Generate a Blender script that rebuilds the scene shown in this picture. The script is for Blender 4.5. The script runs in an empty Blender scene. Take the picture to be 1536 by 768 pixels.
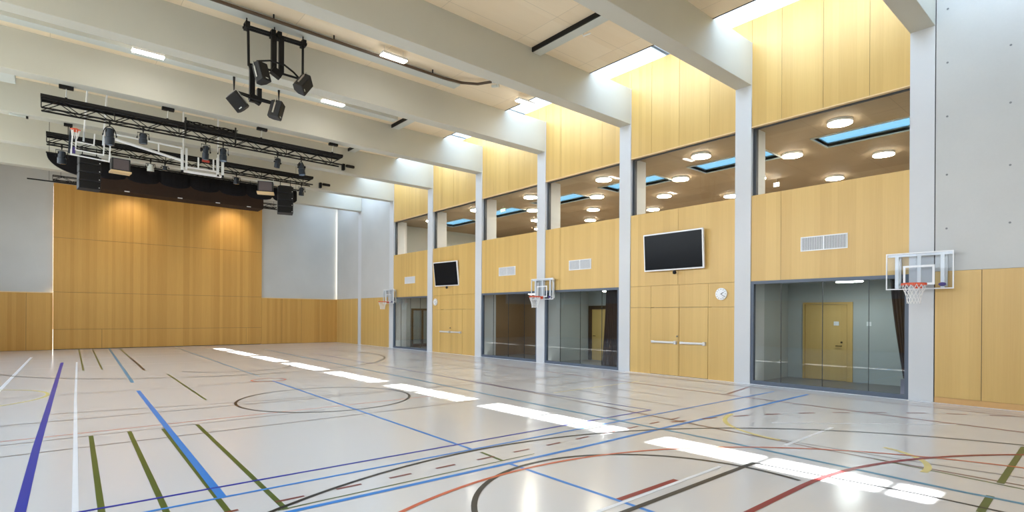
import bpy, bmesh, math, random
from mathutils import Vector, Matrix
random.seed(7)
PI = math.pi
scene = bpy.context.scene
COL = scene.collection

# ------------------------------------------------------------------ room dimensions (metres)
EYE = 1.9
W = 15.24          # hall face of the long glazed wall
Y0, S, CW = 3.173, 4.228, 0.47      # column grid
ZB = 8.515         # underside of the beams
ZC = 9.65          # ceiling boards
ZR = 9.74          # top of the beams
YF = 36.6          # stage wall
XL, YB = -4.8, -8.2
XS = 13.1          # edge of the roof light
ZG = 10.40         # top of the oak upstand under the roof glass
ZWT, ZWB, ZLT, ZW = 7.30, 5.36, 2.92, 2.95
def colY(i): return Y0 + i * S

# ------------------------------------------------------------------ materials
def nodes_of(name):
    m = bpy.data.materials.new(name); m.use_nodes = True
    nt = m.node_tree; b = nt.nodes['Principled BSDF']
    return m, nt, b
def N(nt, t, **kw):
    n = nt.nodes.new(t)
    for k, v in kw.items(): setattr(n, k, v)
    return n
def plain(name, c, rough=.6, metal=0, noise=.06, scale=8, spec=.5, emit=None, es=0):
    m, nt, b = nodes_of(name)
    tc = N(nt, 'ShaderNodeTexCoord'); nz = N(nt, 'ShaderNodeTexNoise'); nz.inputs['Scale'].default_value = scale
    nz.inputs['Detail'].default_value = 3
    nt.links.new(tc.outputs['Object'], nz.inputs['Vector'])
    mx = N(nt, 'ShaderNodeMix', data_type='RGBA')
    nt.links.new(nz.outputs['Fac'], mx.inputs['Factor'])
    mx.inputs['A'].default_value = (*[max(0, x * (1 - noise)) for x in c], 1)
    mx.inputs['B'].default_value = (*[min(1, x * (1 + noise)) for x in c], 1)
    nt.links.new(mx.outputs['Result'], b.inputs['Base Color'])
    b.inputs['Roughness'].default_value = rough; b.inputs['Metallic'].default_value = metal
    b.inputs['Specular IOR Level'].default_value = spec
    if emit:
        b.inputs['Emission Color'].default_value = (*emit, 1); b.inputs['Emission Strength'].default_value = es
    return m
def wood(name, c1, c2, strip=.12, rough=.5, axis='xy', spec=.3, seam=None):
    """veneer: strips of slightly different tone plus a fine stretched grain"""
    m, nt, b = nodes_of(name)
    tc = N(nt, 'ShaderNodeTexCoord'); sp = N(nt, 'ShaderNodeSeparateXYZ')
    nt.links.new(tc.outputs['Object'], sp.inputs[0])
    def math_(op, a, bb):
        n = N(nt, 'ShaderNodeMath', operation=op)
        for i, v in enumerate((a, bb)):
            if v is None: continue
            if isinstance(v, (int, float)): n.inputs[i].default_value = v
            else: nt.links.new(v, n.inputs[i])
        return n.outputs[0]
    if axis == 'xy':
        c = math_('ADD', sp.outputs[0], sp.outputs[1]); l = sp.outputs[2]
    elif axis == 'x': c = sp.outputs[1]; l = sp.outputs[0]
    else: c = sp.outputs[0]; l = sp.outputs[1]
    idx = math_('FLOOR', math_('DIVIDE', c, strip), None)
    row = math_('FLOOR', math_('DIVIDE', l, 60.0 if axis == 'xy' else 2.5), None)
    key = math_('ADD', idx, math_('MULTIPLY', row, 17.3))
    wn = N(nt, 'ShaderNodeTexWhiteNoise', noise_dimensions='1D'); nt.links.new(key, wn.inputs['W'])
    cb = N(nt, 'ShaderNodeCombineXYZ')
    nt.links.new(math_('MULTIPLY', c, 38.0), cb.inputs[0]); nt.links.new(math_('MULTIPLY', l, 1.1), cb.inputs[1])
    nt.links.new(math_('MULTIPLY', key, 3.7), cb.inputs[2])
    nz = N(nt, 'ShaderNodeTexNoise'); nz.inputs['Scale'].default_value = 1; nz.inputs['Detail'].default_value = 4
    nt.links.new(cb.outputs[0], nz.inputs['Vector'])
    f = math_('ADD', math_('MULTIPLY', wn.outputs['Value'], .5), math_('MULTIPLY', nz.outputs['Fac'], .5))
    mx = N(nt, 'ShaderNodeMix', data_type='RGBA'); nt.links.new(f, mx.inputs['Factor'])
    mx.inputs['A'].default_value = (*c1, 1); mx.inputs['B'].default_value = (*c2, 1)
    out = mx.outputs['Result']
    if seam:
        # hairline joints between boards on a fixed module
        def joint(v, mod, w):
            fr = math_('FRACT', math_('DIVIDE', v, mod), None)
            return math_('LESS_THAN', fr, w / mod)
        j = math_('MAXIMUM', joint(c, seam[0], .012), joint(l, seam[1], .012))
        mj = N(nt, 'ShaderNodeMix', data_type='RGBA'); nt.links.new(math_('MULTIPLY', j, .45), mj.inputs['Factor'])
        nt.links.new(out, mj.inputs['A']); mj.inputs['B'].default_value = (*[x * .45 for x in c1], 1)
        out = mj.outputs['Result']
    nt.links.new(out, b.inputs['Base Color'])
    b.inputs['Roughness'].default_value = rough; b.inputs['Specular IOR Level'].default_value = spec
    return m
def concrete(name, c, rough=.75, amt=.09, spec=.3):
    m, nt, b = nodes_of(name)
    tc = N(nt, 'ShaderNodeTexCoord')
    n1 = N(nt, 'ShaderNodeTexNoise'); n1.inputs['Scale'].default_value = .7; n1.inputs['Detail'].default_value = 5
    n2 = N(nt, 'ShaderNodeTexNoise'); n2.inputs['Scale'].default_value = 22; n2.inputs['Detail'].default_value = 2
    for n in (n1, n2): nt.links.new(tc.outputs['Object'], n.inputs['Vector'])
    ad = N(nt, 'ShaderNodeMath', operation='MULTIPLY_ADD'); nt.links.new(n2.outputs['Fac'], ad.inputs[0]); ad.inputs[1].default_value = .25
    nt.links.new(n1.outputs['Fac'], ad.inputs[2])
    mx = N(nt, 'ShaderNodeMix', data_type='RGBA'); nt.links.new(ad.outputs[0], mx.inputs['Factor'])
    mx.inputs['A'].default_value = (*[x * (1 - amt) for x in c], 1); mx.inputs['B'].default_value = (*[min(1, x * (1 + amt)) for x in c], 1)
    nt.links.new(mx.outputs['Result'], b.inputs['Base Color'])
    b.inputs['Roughness'].default_value = rough; b.inputs['Specular IOR Level'].default_value = spec
    return m
def glassy(name, tint=(1, 1, 1), refl=1.0, rough=0.0):
    m = bpy.data.materials.new(name); m.use_nodes = True; nt = m.node_tree; nt.nodes.clear()
    o = N(nt, 'ShaderNodeOutputMaterial'); t = N(nt, 'ShaderNodeBsdfTransparent'); g = N(nt, 'ShaderNodeBsdfGlossy')
    t.inputs[0].default_value = (*tint, 1); g.inputs['Roughness'].default_value = rough
    fr = N(nt, 'ShaderNodeFresnel'); fr.inputs['IOR'].default_value = 1.5
    mu = N(nt, 'ShaderNodeMath', operation='MULTIPLY'); nt.links.new(fr.outputs[0], mu.inputs[0]); mu.inputs[1].default_value = refl
    ge = N(nt, 'ShaderNodeNewGeometry'); bf = N(nt, 'ShaderNodeMath', operation='SUBTRACT'); bf.inputs[0].default_value = 1
    nt.links.new(ge.outputs['Backfacing'], bf.inputs[1]); m2 = N(nt, 'ShaderNodeMath', operation='MULTIPLY'); nt.links.new(mu.outputs[0], m2.inputs[0]); nt.links.new(bf.outputs[0], m2.inputs[1]); mu = m2
    mx = N(nt, 'ShaderNodeMixShader'); nt.links.new(mu.outputs[0], mx.inputs[0])
    nt.links.new(t.outputs[0], mx.inputs[1]); nt.links.new(g.outputs[0], mx.inputs[2]); nt.links.new(mx.outputs[0], o.inputs[0])
    return m
def frosted(name, c=(.38, .43, .48)):
    m = bpy.data.materials.new(name); m.use_nodes = True; nt = m.node_tree; nt.nodes.clear()
    o = N(nt, 'ShaderNodeOutputMaterial'); t = N(nt, 'ShaderNodeBsdfTranslucent'); d = N(nt, 'ShaderNodeBsdfDiffuse')
    t.inputs[0].default_value = (*c, 1); d.inputs[0].default_value = (*c, 1)
    mx = N(nt, 'ShaderNodeMixShader'); mx.inputs[0].default_value = .3
    nt.links.new(t.outputs[0], mx.inputs[1]); nt.links.new(d.outputs[0], mx.inputs[2]); nt.links.new(mx.outputs[0], o.inputs[0])
    return m
def lamp_mat(name, c, s): return plain(name, (.9, .9, .9), .4, noise=0, emit=c, es=s)

M = dict(
    oak=wood('oak_veneer', (.55, .335, .098), (.69, .455, .15), .14, .42, 'xy', .5),
    oak_stage=wood('oak_stage_veneer', (.49, .255, .06), (.67, .385, .105), .16),
    ceil=wood('spruce_ceiling_board', (.78, .64, .45), (.86, .74, .56), .6, .8, 'x', .1, seam=(1.25, 2.5)),
    ledge=plain('oak_edge', (.78, .56, .30), .5),
    con=concrete('fair_faced_concrete', (.52, .515, .49)),
    beam=concrete('beam_concrete', (.55, .535, .465), amt=.05),
    column=concrete('column_concrete', (.60, .60, .60), amt=.05),
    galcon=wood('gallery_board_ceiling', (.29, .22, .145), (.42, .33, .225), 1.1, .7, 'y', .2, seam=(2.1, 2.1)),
    roomcon=concrete('room_concrete', (.40, .43, .42)),
    roomfloor=plain('room_floor_grey', (.13, .13, .13), .35),
    galfloor=plain('gallery_floor_light', (.45, .40, .34), .5),
    floor=plain('sports_floor_pale_grey', (.70, .66, .635), .17, noise=.02, scale=.4, spec=.42),
    frame=plain('window_frame_slate', (.085, .105, .14), .45, noise=.02),
    darkframe=plain('window_frame_dark', (.03, .035, .042), .45, noise=.02),
    glass=glassy('clear_pane', (.96, .98, .97), .9),
    lowglass=glassy('partition_pane', (.80, .85, .86), 2.0),
    roofglass=glassy('roof_pane', (.77, .82, .87), .4), sideglass=glassy('side_pane', (.95, .98, 1), .4),
    galroofglass=glassy('gallery_roof_pane', (.20, .29, .34), .4),
    added_frost=frosted('added_frosted_pane'),
    white=plain('white_powder_coat', (.80, .80, .80), .4, noise=.02),
    offwhite=plain('white_render', (.82, .83, .84), .7, noise=.02),
    tray=plain('pale_grey_metal', (.55, .57, .53), .5, noise=.03),
    steel=plain('brushed_steel', (.62, .62, .60), .35, 1, noise=.04),
    chrome=plain('bar_steel', (.75, .75, .75), .3, .4, noise=.02),
    black=plain('black_powder_coat', (.009, .008, .008), .55, noise=.1, spec=.25),
    spk=plain('speaker_black', (.018, .017, .018), .65, noise=.2, scale=60),
    spkb=plain('bluish_black_casing', (.018, .024, .034), .45, noise=.1, spec=.3),
    grille=plain('mauve_grey_grille', (.12, .095, .10), .7, noise=.15, scale=90),
    fabric=plain('black_stage_fabric', (.010, .009, .010), .9, noise=.3, scale=14, spec=.1),
    pelmet=plain('dark_brown_pelmet', (.042, .026, .019), .8, noise=.15, spec=.1),
    curtain=plain('dark_aubergine_curtain', (.045, .035, .045), .85, noise=.2, scale=20, spec=.1),
    screen=plain('black_glass_screen', (.010, .011, .013), .2, noise=.05, spec=.08),
    rim=plain('orange_rim', (.75, .10, .03), .45, noise=.03),
    net=plain('white_cord', (.85, .83, .80), .8, noise=.03),
    acrylic=glassy('acrylic_board', (.93, .95, .97), .45),
    red=plain('red_pad', (.45, .05, .03), .6),
    bluepad=plain('violet_badge', (.05, .03, .16), .6),
    brass=plain('door_hardware', (.30, .27, .22), .35, .8),
    lampface=lamp_mat('linear_lamp_diffuser', (1, .97, .92), 14),
    disc=lamp_mat('disc_lamp_diffuser', (1, .90, .76), 26),
    roomlamp=lamp_mat('room_lamp_diffuser', (1, .95, .85), 5),
    exit=lamp_mat('green_sign_face', (.25, .9, .5), 1.2),
    lens=plain('spotlight_lens', (.10, .16, .24), .08, noise=.1),
    dot=plain('dark_tie_hole', (.20, .20, .20), .9),
    brown_and_shade=plain('rail_brown_and_edge_shade', (.09, .055, .03), .5),  # brown of the curtain rail, also paints the ceiling edge shadow
    joint=plain('dark_joint', (.05, .05, .05), .9),
)
def paint(name, c, r=.3): return plain('paint_' + name, c, r, noise=.03, spec=.22)
P = dict(dblue=paint('dark_blue', (.008, .022, .34)), lblue=paint('light_blue', (.03, .22, .62)), teal=paint('teal_blue', (.09, .28, .42)),
         violet=paint('violet_blue', (.055, .05, .24)), white=paint('white', (.86, .85, .86)), green=paint('olive_green', (.085, .12, .02)),
         black=paint('black', (.018, .016, .015)), dred=paint('dark_red', (.28, .012, .012)), red=paint('faded_red', (.55, .20, .14)),
         orange=paint('orange_red', (.62, .13, .055)), brown=paint('brown', (.19, .09, .06)), grey=paint('grey_brown', (.22, .18, .16)),
         yellow=paint('pale_yellow', (.75, .62, .22)), brred=paint('maroon', (.22, .05, .04)))

# ------------------------------------------------------------------ mesh helpers
class MB:
    def __init__(s): s.bm = bmesh.new()
    def box(s, x0, y0, z0, x1, y1, z1):
        v = [s.bm.verts.new((x, y, z)) for z in (z0, z1) for y in (y0, y1) for x in (x0, x1)]
        for f in ((0, 2, 3, 1), (4, 5, 7, 6), (0, 1, 5, 4), (1, 3, 7, 5), (3, 2, 6, 7), (2, 0, 4, 6)): s.bm.faces.new([v[i] for i in f])
        return s
    def obox(s, mat, sx, sy, sz):
        """box of the given size centred on a 4x4 matrix"""
        v = [s.bm.verts.new(mat @ Vector((x * sx / 2, y * sy / 2, z * sz / 2))) for z in (-1, 1) for y in (-1, 1) for x in (-1, 1)]
        for f in ((0, 2, 3, 1), (4, 5, 7, 6), (0, 1, 5, 4), (1, 3, 7, 5), (3, 2, 6, 7), (2, 0, 4, 6)): s.bm.faces.new([v[i] for i in f])
        return s
    def tube(s, pts, r, n=8, closed=False):
        pts = [Vector(p) for p in pts]; rings = []
        for i, p in enumerate(pts):
            a = pts[i - 1] if (i or closed) else p
            b = pts[(i + 1) % len(pts)] if (i < len(pts) - 1 or closed) else p
            d = (b - a).normalized() if (b - a).length > 1e-9 else Vector((0, 0, 1))
            u = d.cross(Vector((0, 0, 1)));
            if u.length < .05: u = d.cross(Vector((1, 0, 0)))
            u.normalize(); w = d.cross(u)
            rings.append([s.bm.verts.new(p + u * math.cos(2 * PI * k / n) * r + w * math.sin(2 * PI * k / n) * r) for k in range(n)])
        m = len(rings)
        for i in range(m if closed else m - 1):
            A, B = rings[i], rings[(i + 1) % m]
            for k in range(n): s.bm.faces.new((A[k], A[(k + 1) % n], B[(k + 1) % n], B[k]))
        if not closed:
            s.bm.faces.new(rings[0]); s.bm.faces.new(rings[-1])
        return s
    def lathe(s, prof, mat=Matrix(), n=20):
        rings = []
        for r, z in prof:
            rings.append([s.bm.verts.new(mat @ Vector((r * math.cos(2 * PI * k / n), r * math.sin(2 * PI * k / n), z))) for k in range(n)])
        for A, B in zip(rings, rings[1:]):
            for k in range(n): s.bm.faces.new((A[k], A[(k + 1) % n], B[(k + 1) % n], B[k]))
        s.bm.faces.new(rings[0]); s.bm.faces.new(rings[-1])
        return s
    def prism(s, poly, z0, z1, mat=Matrix()):
        a = [s.bm.verts.new(mat @ Vector((x, y, z0))) for x, y in poly]; b = [s.bm.verts.new(mat @ Vector((x, y, z1))) for x, y in poly]
        s.bm.faces.new(a); s.bm.faces.new(b)
        n = len(a)
        for i in range(n): s.bm.faces.new((a[i], a[(i + 1) % n], b[(i + 1) % n], b[i]))
        return s
    def strip(s, pts, w, z):
        """flat painted band along a polyline on the floor"""
        L, Rr = [], []
        for i, p in enumerate(pts):
            a = pts[max(0, i - 1)]; b = pts[min(len(pts) - 1, i + 1)]
            dx, dy = b[0] - a[0], b[1] - a[1]; l = math.hypot(dx, dy); nx, ny = -dy / l * w / 2, dx / l * w / 2
            L.append(s.bm.verts.new((p[0] + nx, p[1] + ny, z))); Rr.append(s.bm.verts.new((p[0] - nx, p[1] - ny, z)))
        for i in range(len(pts) - 1): s.bm.faces.new((Rr[i], Rr[i + 1], L[i + 1], L[i]))
        return s
    def build(s, name, mat, parent=None, smooth=False, bevel=0, loc=None):
        bmesh.ops.recalc_face_normals(s.bm, faces=s.bm.faces)
        me = bpy.data.meshes.new(name); s.bm.to_mesh(me); s.bm.free()
        me.materials.append(mat)
        if smooth:
            for p in me.polygons: p.use_smooth = True
        o = bpy.data.objects.new(name, me); COL.objects.link(o)
        if parent is not None: o.parent = parent
        if loc: o.location = loc
        if bevel:
            b = o.modifiers.new('edge', 'BEVEL'); b.width = bevel; b.segments = 2; b.limit_method = 'ANGLE'
        return o
def auto_smooth(o, ang=40):
    me = o.data
    for p in me.polygons: p.use_smooth = True
    bm = bmesh.new(); bm.from_mesh(me)
    for e in bm.edges:
        if len(e.link_faces) == 2 and e.calc_face_angle(0) > math.radians(ang): e.smooth = False
    bm.to_mesh(me); bm.free()
    return o
def structure(o): o['kind'] = 'structure'; return o
def thing(name, label, cat, loc=(0, 0, 0), rot=(0, 0, 0), group=None):
    o = bpy.data.objects.new(name, None); COL.objects.link(o); o.empty_display_size = .2
    o.location = loc; o.rotation_euler = rot; o['label'] = label; o['category'] = cat
    if group: o['group'] = group
    return o
def tag(o, label, cat, group=None):
    o['label'] = label; o['category'] = cat
    if group: o['group'] = group
    return o
def dup(root, label, loc=None, rot=None):
    r = root.copy(); COL.objects.link(r); r['label'] = label
    if loc is not None: r.location = loc
    if rot is not None: r.rotation_euler = rot
    for ch in list(root.children):
        c = ch.copy(); COL.objects.link(c); c.parent = r
        for g in list(ch.children):
            d = g.copy(); COL.objects.link(d); d.parent = c
    return r
def empty_struct(name):
    o = bpy.data.objects.new(name, None); COL.objects.link(o); return structure(o)

# ================================================================== FLOOR AND ITS COURT LINES
floor = structure(MB().box(XL, YB, -.2, W + .02, YF, 0).build('floor', M['floor']))
_z = [0.0006]
def court(pts, w, col, name='court_line', label=None):
    _z[0] += .00004
    o = MB().strip(pts, w, _z[0]).build(name, P[col], floor)
    if label: o['label'] = label
    return o
def arc(cx, cy, r, a0, a1, n=48, sx=1.0):
    return [(cx + r * sx * math.cos(math.radians(a0 + (a1 - a0) * i / n)), cy + r * math.sin(math.radians(a0 + (a1 - a0) * i / n))) for i in range(n + 1)]
# faint thin lines first
for pts, w, c in [
    ([(-3, 10.97), (6.9, 10.95)], .035, 'red'), ([(-3, 10.64), (4.2, 10.66)], .035, 'grey'), ([(-3, 9.80), (7.2, 9.76)], .04, 'grey'),
    ([(-.1, 13.4), (3.66, 12.62), (8.5, 12.3)], .04, 'grey'), ([(-3, 12.55), (5.0, 12.28), (12.3, 12.0)], .045, 'grey'),
    ([(-3, 16.5), (1.7, 16.33), (6.3, 16.2), (13.0, 16.1)], .04, 'grey'),
    ([(-3, 24.6), (12.5, 24.3)], .03, 'grey'), ([(-3, 28.9), (12.5, 28.7)], .03, 'grey'),
    ([(8.42, .2), (8.50, 3.2), (8.95, 7.6), (9.35, 14)], .035, 'brown'), ([(8.18, .2), (8.46, 2.4)], .03, 'green'),
    ([(8.95, .2), (8.72, 2.1), (8.60, 4.6), (9.0, 8.5), (9.5, 13)], .03, 'grey'), ([(10.1, 5.6), (10.6, 14.0)], .03, 'grey'),
    ([(11.2, 7.0), (11.9, 21.0)], .03, 'grey'), ([(13.2, 7.0), (14.0, 24.0)], .03, 'grey'),
    ([(10.3, 10.55), (14.4, 10.75)], .04, 'grey'), ([(9.5, 9.55), (13.2, 9.7)], .03, 'yellow'), ([(9.4, 11.7), (13.0, 11.9)], .03, 'grey'),
    ([(9.6, 14.2), (14.3, 14.4)], .035, 'grey'), ([(9.7, 17.4), (14.4, 17.6)], .035, 'grey'), ([(9.9, 20.0), (14.4, 20.1)], .03, 'grey'),
    ([(14.30, 0), (14.32, 5.3), (14.55, 8), (14.6, 30)], .04, 'brown'), ([(14.62, 0), (14.66, 30)], .03, 'grey'),
    ([(12.75, 6.75), (14.45, 7.05)], .05, 'brred'),
    ([(8.3, 3.5), (10.3, 3.55)], .045, 'white'), ([(9.9, 4.4), (12.4, 2.2)], .03, 'white'),
    ([(-.54, 31), (-.9, 18.3), (-1.1, 12)], .06, 'white'), ([(3.1, 31), (13.2, 30.8)], .03, 'grey'),
    ([(12.35, -2), (12.42, 3.0), (12.65, 8), (13.3, 20), (13.95, 27), (14.3, 34)], .05, 'brred'),
]: court(pts, w * 1.4, c)
court(arc(-1.9, 16.7, 1.9, -60, 70, 20), .07, 'yellow', 'yellow_court_arc')
court(arc(10.35, 3.55, 1.75, 95, 175, 20), .08, 'yellow', 'yellow_court_arc')
court(arc(8.3, 2.9, 1.1, -95, -20, 16), .08, 'yellow', 'yellow_court_arc')
# white floor band along the glazed wall
court([(15.12, -8), (15.14, 33)], .14, 'white', 'wall_side_band')
# green short court lines, near and far
for a, b in [((.51, 10.63), (.36, 5.2)), ((1.0, 10.66), (.84, 5.1)), ((1.45, 10.56), (1.30, 4.9)), ((1.95, 10.59), (1.77, 5.45))]:
    court([a, b], .058, 'green', 'green_court_line')
for a, b in [((1.22, 36), (.89, 22.85)), ((1.78, 36), (1.39, 23.0)), ((2.95, 35.8), (2.66, 28.2)), ((2.86, 20.06), (2.66, 13.5))]:
    court([a, b], .05, 'green', 'green_court_line')
court([(2.68, 28.2), (2.46, 21.8)], .075, 'black', 'black_court_line')
court([(6.95, 1.07), (7.68, 1.10)], .07, 'green', 'green_court_line'); court([(8.35, 1.11), (11.0, 1.2)], .07, 'green', 'green_court_line')
court([(4.58, 6.02), (4.53, 5.48)], .05, 'green', 'green_court_line'); court([(1.7, 5.47), (5.1, 5.49)], .025, 'green', 'green_court_line')
# long lines down the hall
court([(-.34, -2), (-.22, 6), (-.12, 10.15), (.41, 27)], .088, 'dblue', 'dark_blue_court_line', 'thick dark blue line down the hall')
court([(.05, -2), (.2, 6.5), (.46, 15.2), (.85, 27)], .052, 'white', 'white_court_line')
court([(1.38, 6.24), (1.69, 16.15)], .085, 'lblue', 'light_blue_court_line', 'thick light blue line'); court([(1.77, 18.1), (2.5, 36.3)], .085, 'teal', 'light_blue_court_line')
court([(5.5, 36), (4.9, 17.6)], .05, 'teal', 'light_blue_court_line'); court([(4.88, 16.24), (4.575, 6.2)], .055, 'lblue', 'light_blue_court_line')
court([(4.51, 5.30), (4.44, 1.5)], .055, 'lblue', 'light_blue_court_line')
court([(7.56, -2), (7.62, 1.4), (7.84, 4.1), (7.98, 8.6), (8.25, 14), (8.9, 31)], .075, 'teal', 'teal_court_line')
court([(9.30, 6.6), (9.22, 11), (9.48, 17.2), (9.9, 26.5)], .045, 'violet', 'violet_court_line')
court([(7.02, -2), (7.16, 1.6), (7.0, 3.35)], .045, 'black', 'black_court_line')
# lines across the hall
court([(.05, 6.62), (9.32, 6.57)], .05, 'dblue', 'dark_blue_court_line'); court([(.4, 6.22), (14.1, 6.22)], .05, 'lblue', 'light_blue_court_line')
court([(1.4, 5.36), (6.0, 5.33), (14.25, 5.46)], .075, 'lblue', 'light_blue_court_line')
court([(2.8, 3.28), (7.02, 3.34)], .07, 'black', 'black_court_line', 'black free throw line')
court([(3.2, 3.45), (6.5, 3.53)], .05, 'white', 'white_court_line')
court([(4.50, 3.56), (5.57, 3.57)], .075, 'dred', 'dark_red_court_line')
# arcs and circles
court(arc(4.83, 12.15, 1.85, 0, 360, 72), .055, 'black', 'black_centre_circle')
court(arc(4.78, 3.15, 2.0, -15, 195, 64, .97), .062, 'black', 'black_free_throw_arc')
court(arc(4.6, -.65, 6.80, 15, 165, 90), .055, 'black', 'black_three_point_arc')
court(arc(5.3, 25.1, 6.8, -170, 25, 90), .07, 'black', 'black_three_point_arc')
court(arc(5.1, 21.3, 1.85, 200, 370, 40), .06, 'black', 'black_free_throw_arc')
court(arc(4.85, 16.5, .45, 0, 360, 32), .05, 'orange', 'small_orange_circle')
court(arc(4.45, -.1, 5.12, 12, 150, 70), .055, 'orange', 'orange_court_arc')
court([(3.1, 2.52)] + arc(6.5, -3.5, 6.03, 90, 30, 40), .07, 'dred', 'dark_red_goal_arc')
bm = MB()
for k in range(13):
    x = 1.12 + k * .635
    bm.strip([(x, 5.73), (x + .29, 5.73)], .045, .003)
for k in range(11):
    a0 = 78 - k * 4.6
    bm.strip(arc(6.6, -3.5, 9.28, a0, a0 - 2.2, 3), .065, .003)
bm.build('dashed_goal_line', P['brred'], floor)

# ================================================================== CEILING, ROOF LIGHTS, BEAMS, COLUMNS
ceiling = empty_struct('ceiling')
for i in range(-3, 8):
    y0 = max(YB, colY(i) + CW); y1 = min(YF, colY(i + 1))
    MB().box(XL, y0, ZC, XS, y1, ZR).build('ceiling_panel', M['ceil'], ceiling)
    MB().box(XS - .005, y0, ZC - .01, XS + .03, y1, ZR + .05).build('edge_shade_strip', M['brown_and_shade'], ceiling)  # dark colour paints the shadow line along the ceiling edge
MB().box(XL - .3, YB - .3, ZR + .005, XS, YF + .3, ZR + .25).build('roof_slab', M['con'], ceiling)
MB().box(XS, YB - .3, ZR + .005, W + .6, colY(-1), ZG + .06).build('roof_slab', M['con'], ceiling)
MB().box(XS - .12, colY(-1), ZR + .26, XS - .06, YF, ZG + .03).build('roof_upstand', M['offwhite'], ceiling)
MB().box(XS - .055, colY(-1), ZR + .06, XS - .002, YF, ZG + .029).build('roof_upstand_lining', M['offwhite'], ceiling)
MB().box(XS, YF - .6, ZR + .005, W + .6, YF + .3, ZG + .06).build('roof_slab', M['con'], ceiling)
wn = [0]
def next_window():
    wn[0] += 1; return 'window_%d' % wn[0]
XM = 14.20
for i in range(-1, 8):
    y0 = colY(i); y1 = min(colY(i + 1), YF - .6)
    w = empty_struct(next_window())
    w['label'] = 'long roof light between two concrete beams above the glazed wall'
    MB().box(XS - .05, y0, ZG + .03, XM, y1, ZG + .045).build('roof_pane', M['roofglass'], w)
    MB().box(XM, y0, ZG + .03, W + .3, y1, ZG + .05).build('added_frosted_pane', M['added_frost'], w)  # frosted half added to narrow the sun patches on the floor
    for yy in (y0 + 1.32, y0 + 2.75):
        MB().box(XS, yy, ZG + .05, W + .3, yy + .13, ZG + .11).build('glazing_bar', M['white'], w)
beam_n = 0
for i in range(-2, 8):
    y = colY(i)
    structure(MB().box(XL, y, ZB, W if i < 99 else W, y + CW, ZR).build('beam_%d' % (i + 3), M['beam'], bevel=.012))
for i in range(-2, 8):
    y = colY(i)
    o = structure(MB().box(W - .0, y, 0, 16.12, y + CW, ZB).box(W + .0, y, ZB, 16.12, y + CW, ZR).build('column_%d' % (i + 3), M['column']))

# ================================================================== WALL WITH THE GLAZING
wr = empty_struct('wall_right')
XP = W + .035     # face of the oak panels
def panel(y0, y1, z0, z1, cuts=(), mat='oak', x=XP, t=.22, name='oak_panel', gap=.008):
    ys = [y0] + [c for c in cuts if y0 + .05 < c < y1 - .05] + [y1]
    for a, b in zip(ys, ys[1:]):
        MB().box(x, a + gap / 2, z0, x + t, b - gap / 2, z1).build(name, M[mat], wr)
    MB().box(x + .012, y0, z0 + .002, x + t - .01, y1, z1 - .002).build('panel_backing', M['joint'], wr)
def cutsof(i): 
    b = colY(i) + CW
    return [b + .83, b + 1.88, b + 2.93]
def wall_frame(w, y0, y1, z0, z1, t, x, mat, d=.09, bottom=None):
    bt = bottom or t
    MB().box(x, y0, z0, x + d, y1, z0 + bt).box(x, y0, z1 - t, x + d, y1, z1).box(x, y0, z0 + bt, x + d, y0 + t, z1 - t).box(x, y1 - t, z0 + bt, x + d, y1, z1 - t).build('window_frame', M[mat], w)
for i in range(-1, 7):
    y0, y1 = colY(i) + CW, colY(i + 1)
    if i == -1 or i >= 6: continue
    b = y0
    doorbay = i in (1, 4)
    # upper panels under the roof light and the band between the two rows of windows
    panel(y0, y1, ZWT + .03, ZG, cutsof(i))
    MB().box(XP - .02, y0, ZWT, XP + .3, y1, ZWT + .028).build('panel_edge', M['ledge'], wr)
    panel(y0, y1, ZLT, ZWB, [y0 + 2.93] if not doorbay else [y0 + 1.9], t=.3)
    # gallery window
    w = empty_struct(next_window())
    w['label'] = 'upper gallery window above the oak band'
    wall_frame(w, y0, y1, ZWB - .03, ZWT, .035, XP + .1, 'darkframe')
    MB().box(XP + .08, y1 - .10, ZWB, XP + .2, y1 - .035, ZWT - .03).build('window_post', M['darkframe'], w)
    MB().box(XP + .13, y0 + .03, ZWB, XP + .145, y1 - .03, ZWT - .03).build('window_pane', M['glass'], w)
    if not doorbay:
        w = empty_struct(next_window())
        w['label'] = 'floor-level glazed partition in a slate frame'
        wall_frame(w, y0, y1, 0, ZLT, .085, XP - .01, 'frame', .12, .10)
        cs = [y0 + .085] + cutsof(i) + [y1 - .085]
        for a, c in zip(cs, cs[1:]):
            MB().box(XP + .04, a + .006, .10, XP + .052, c - .006, ZLT - .085).build('glass_pane', M['lowglass'], w)
        for c in cutsof(i):
            MB().box(XP + .035, c - .006, .10, XP + .057, c + .006, ZLT - .085).build('pane_joint', M['darkframe'], w)
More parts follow.
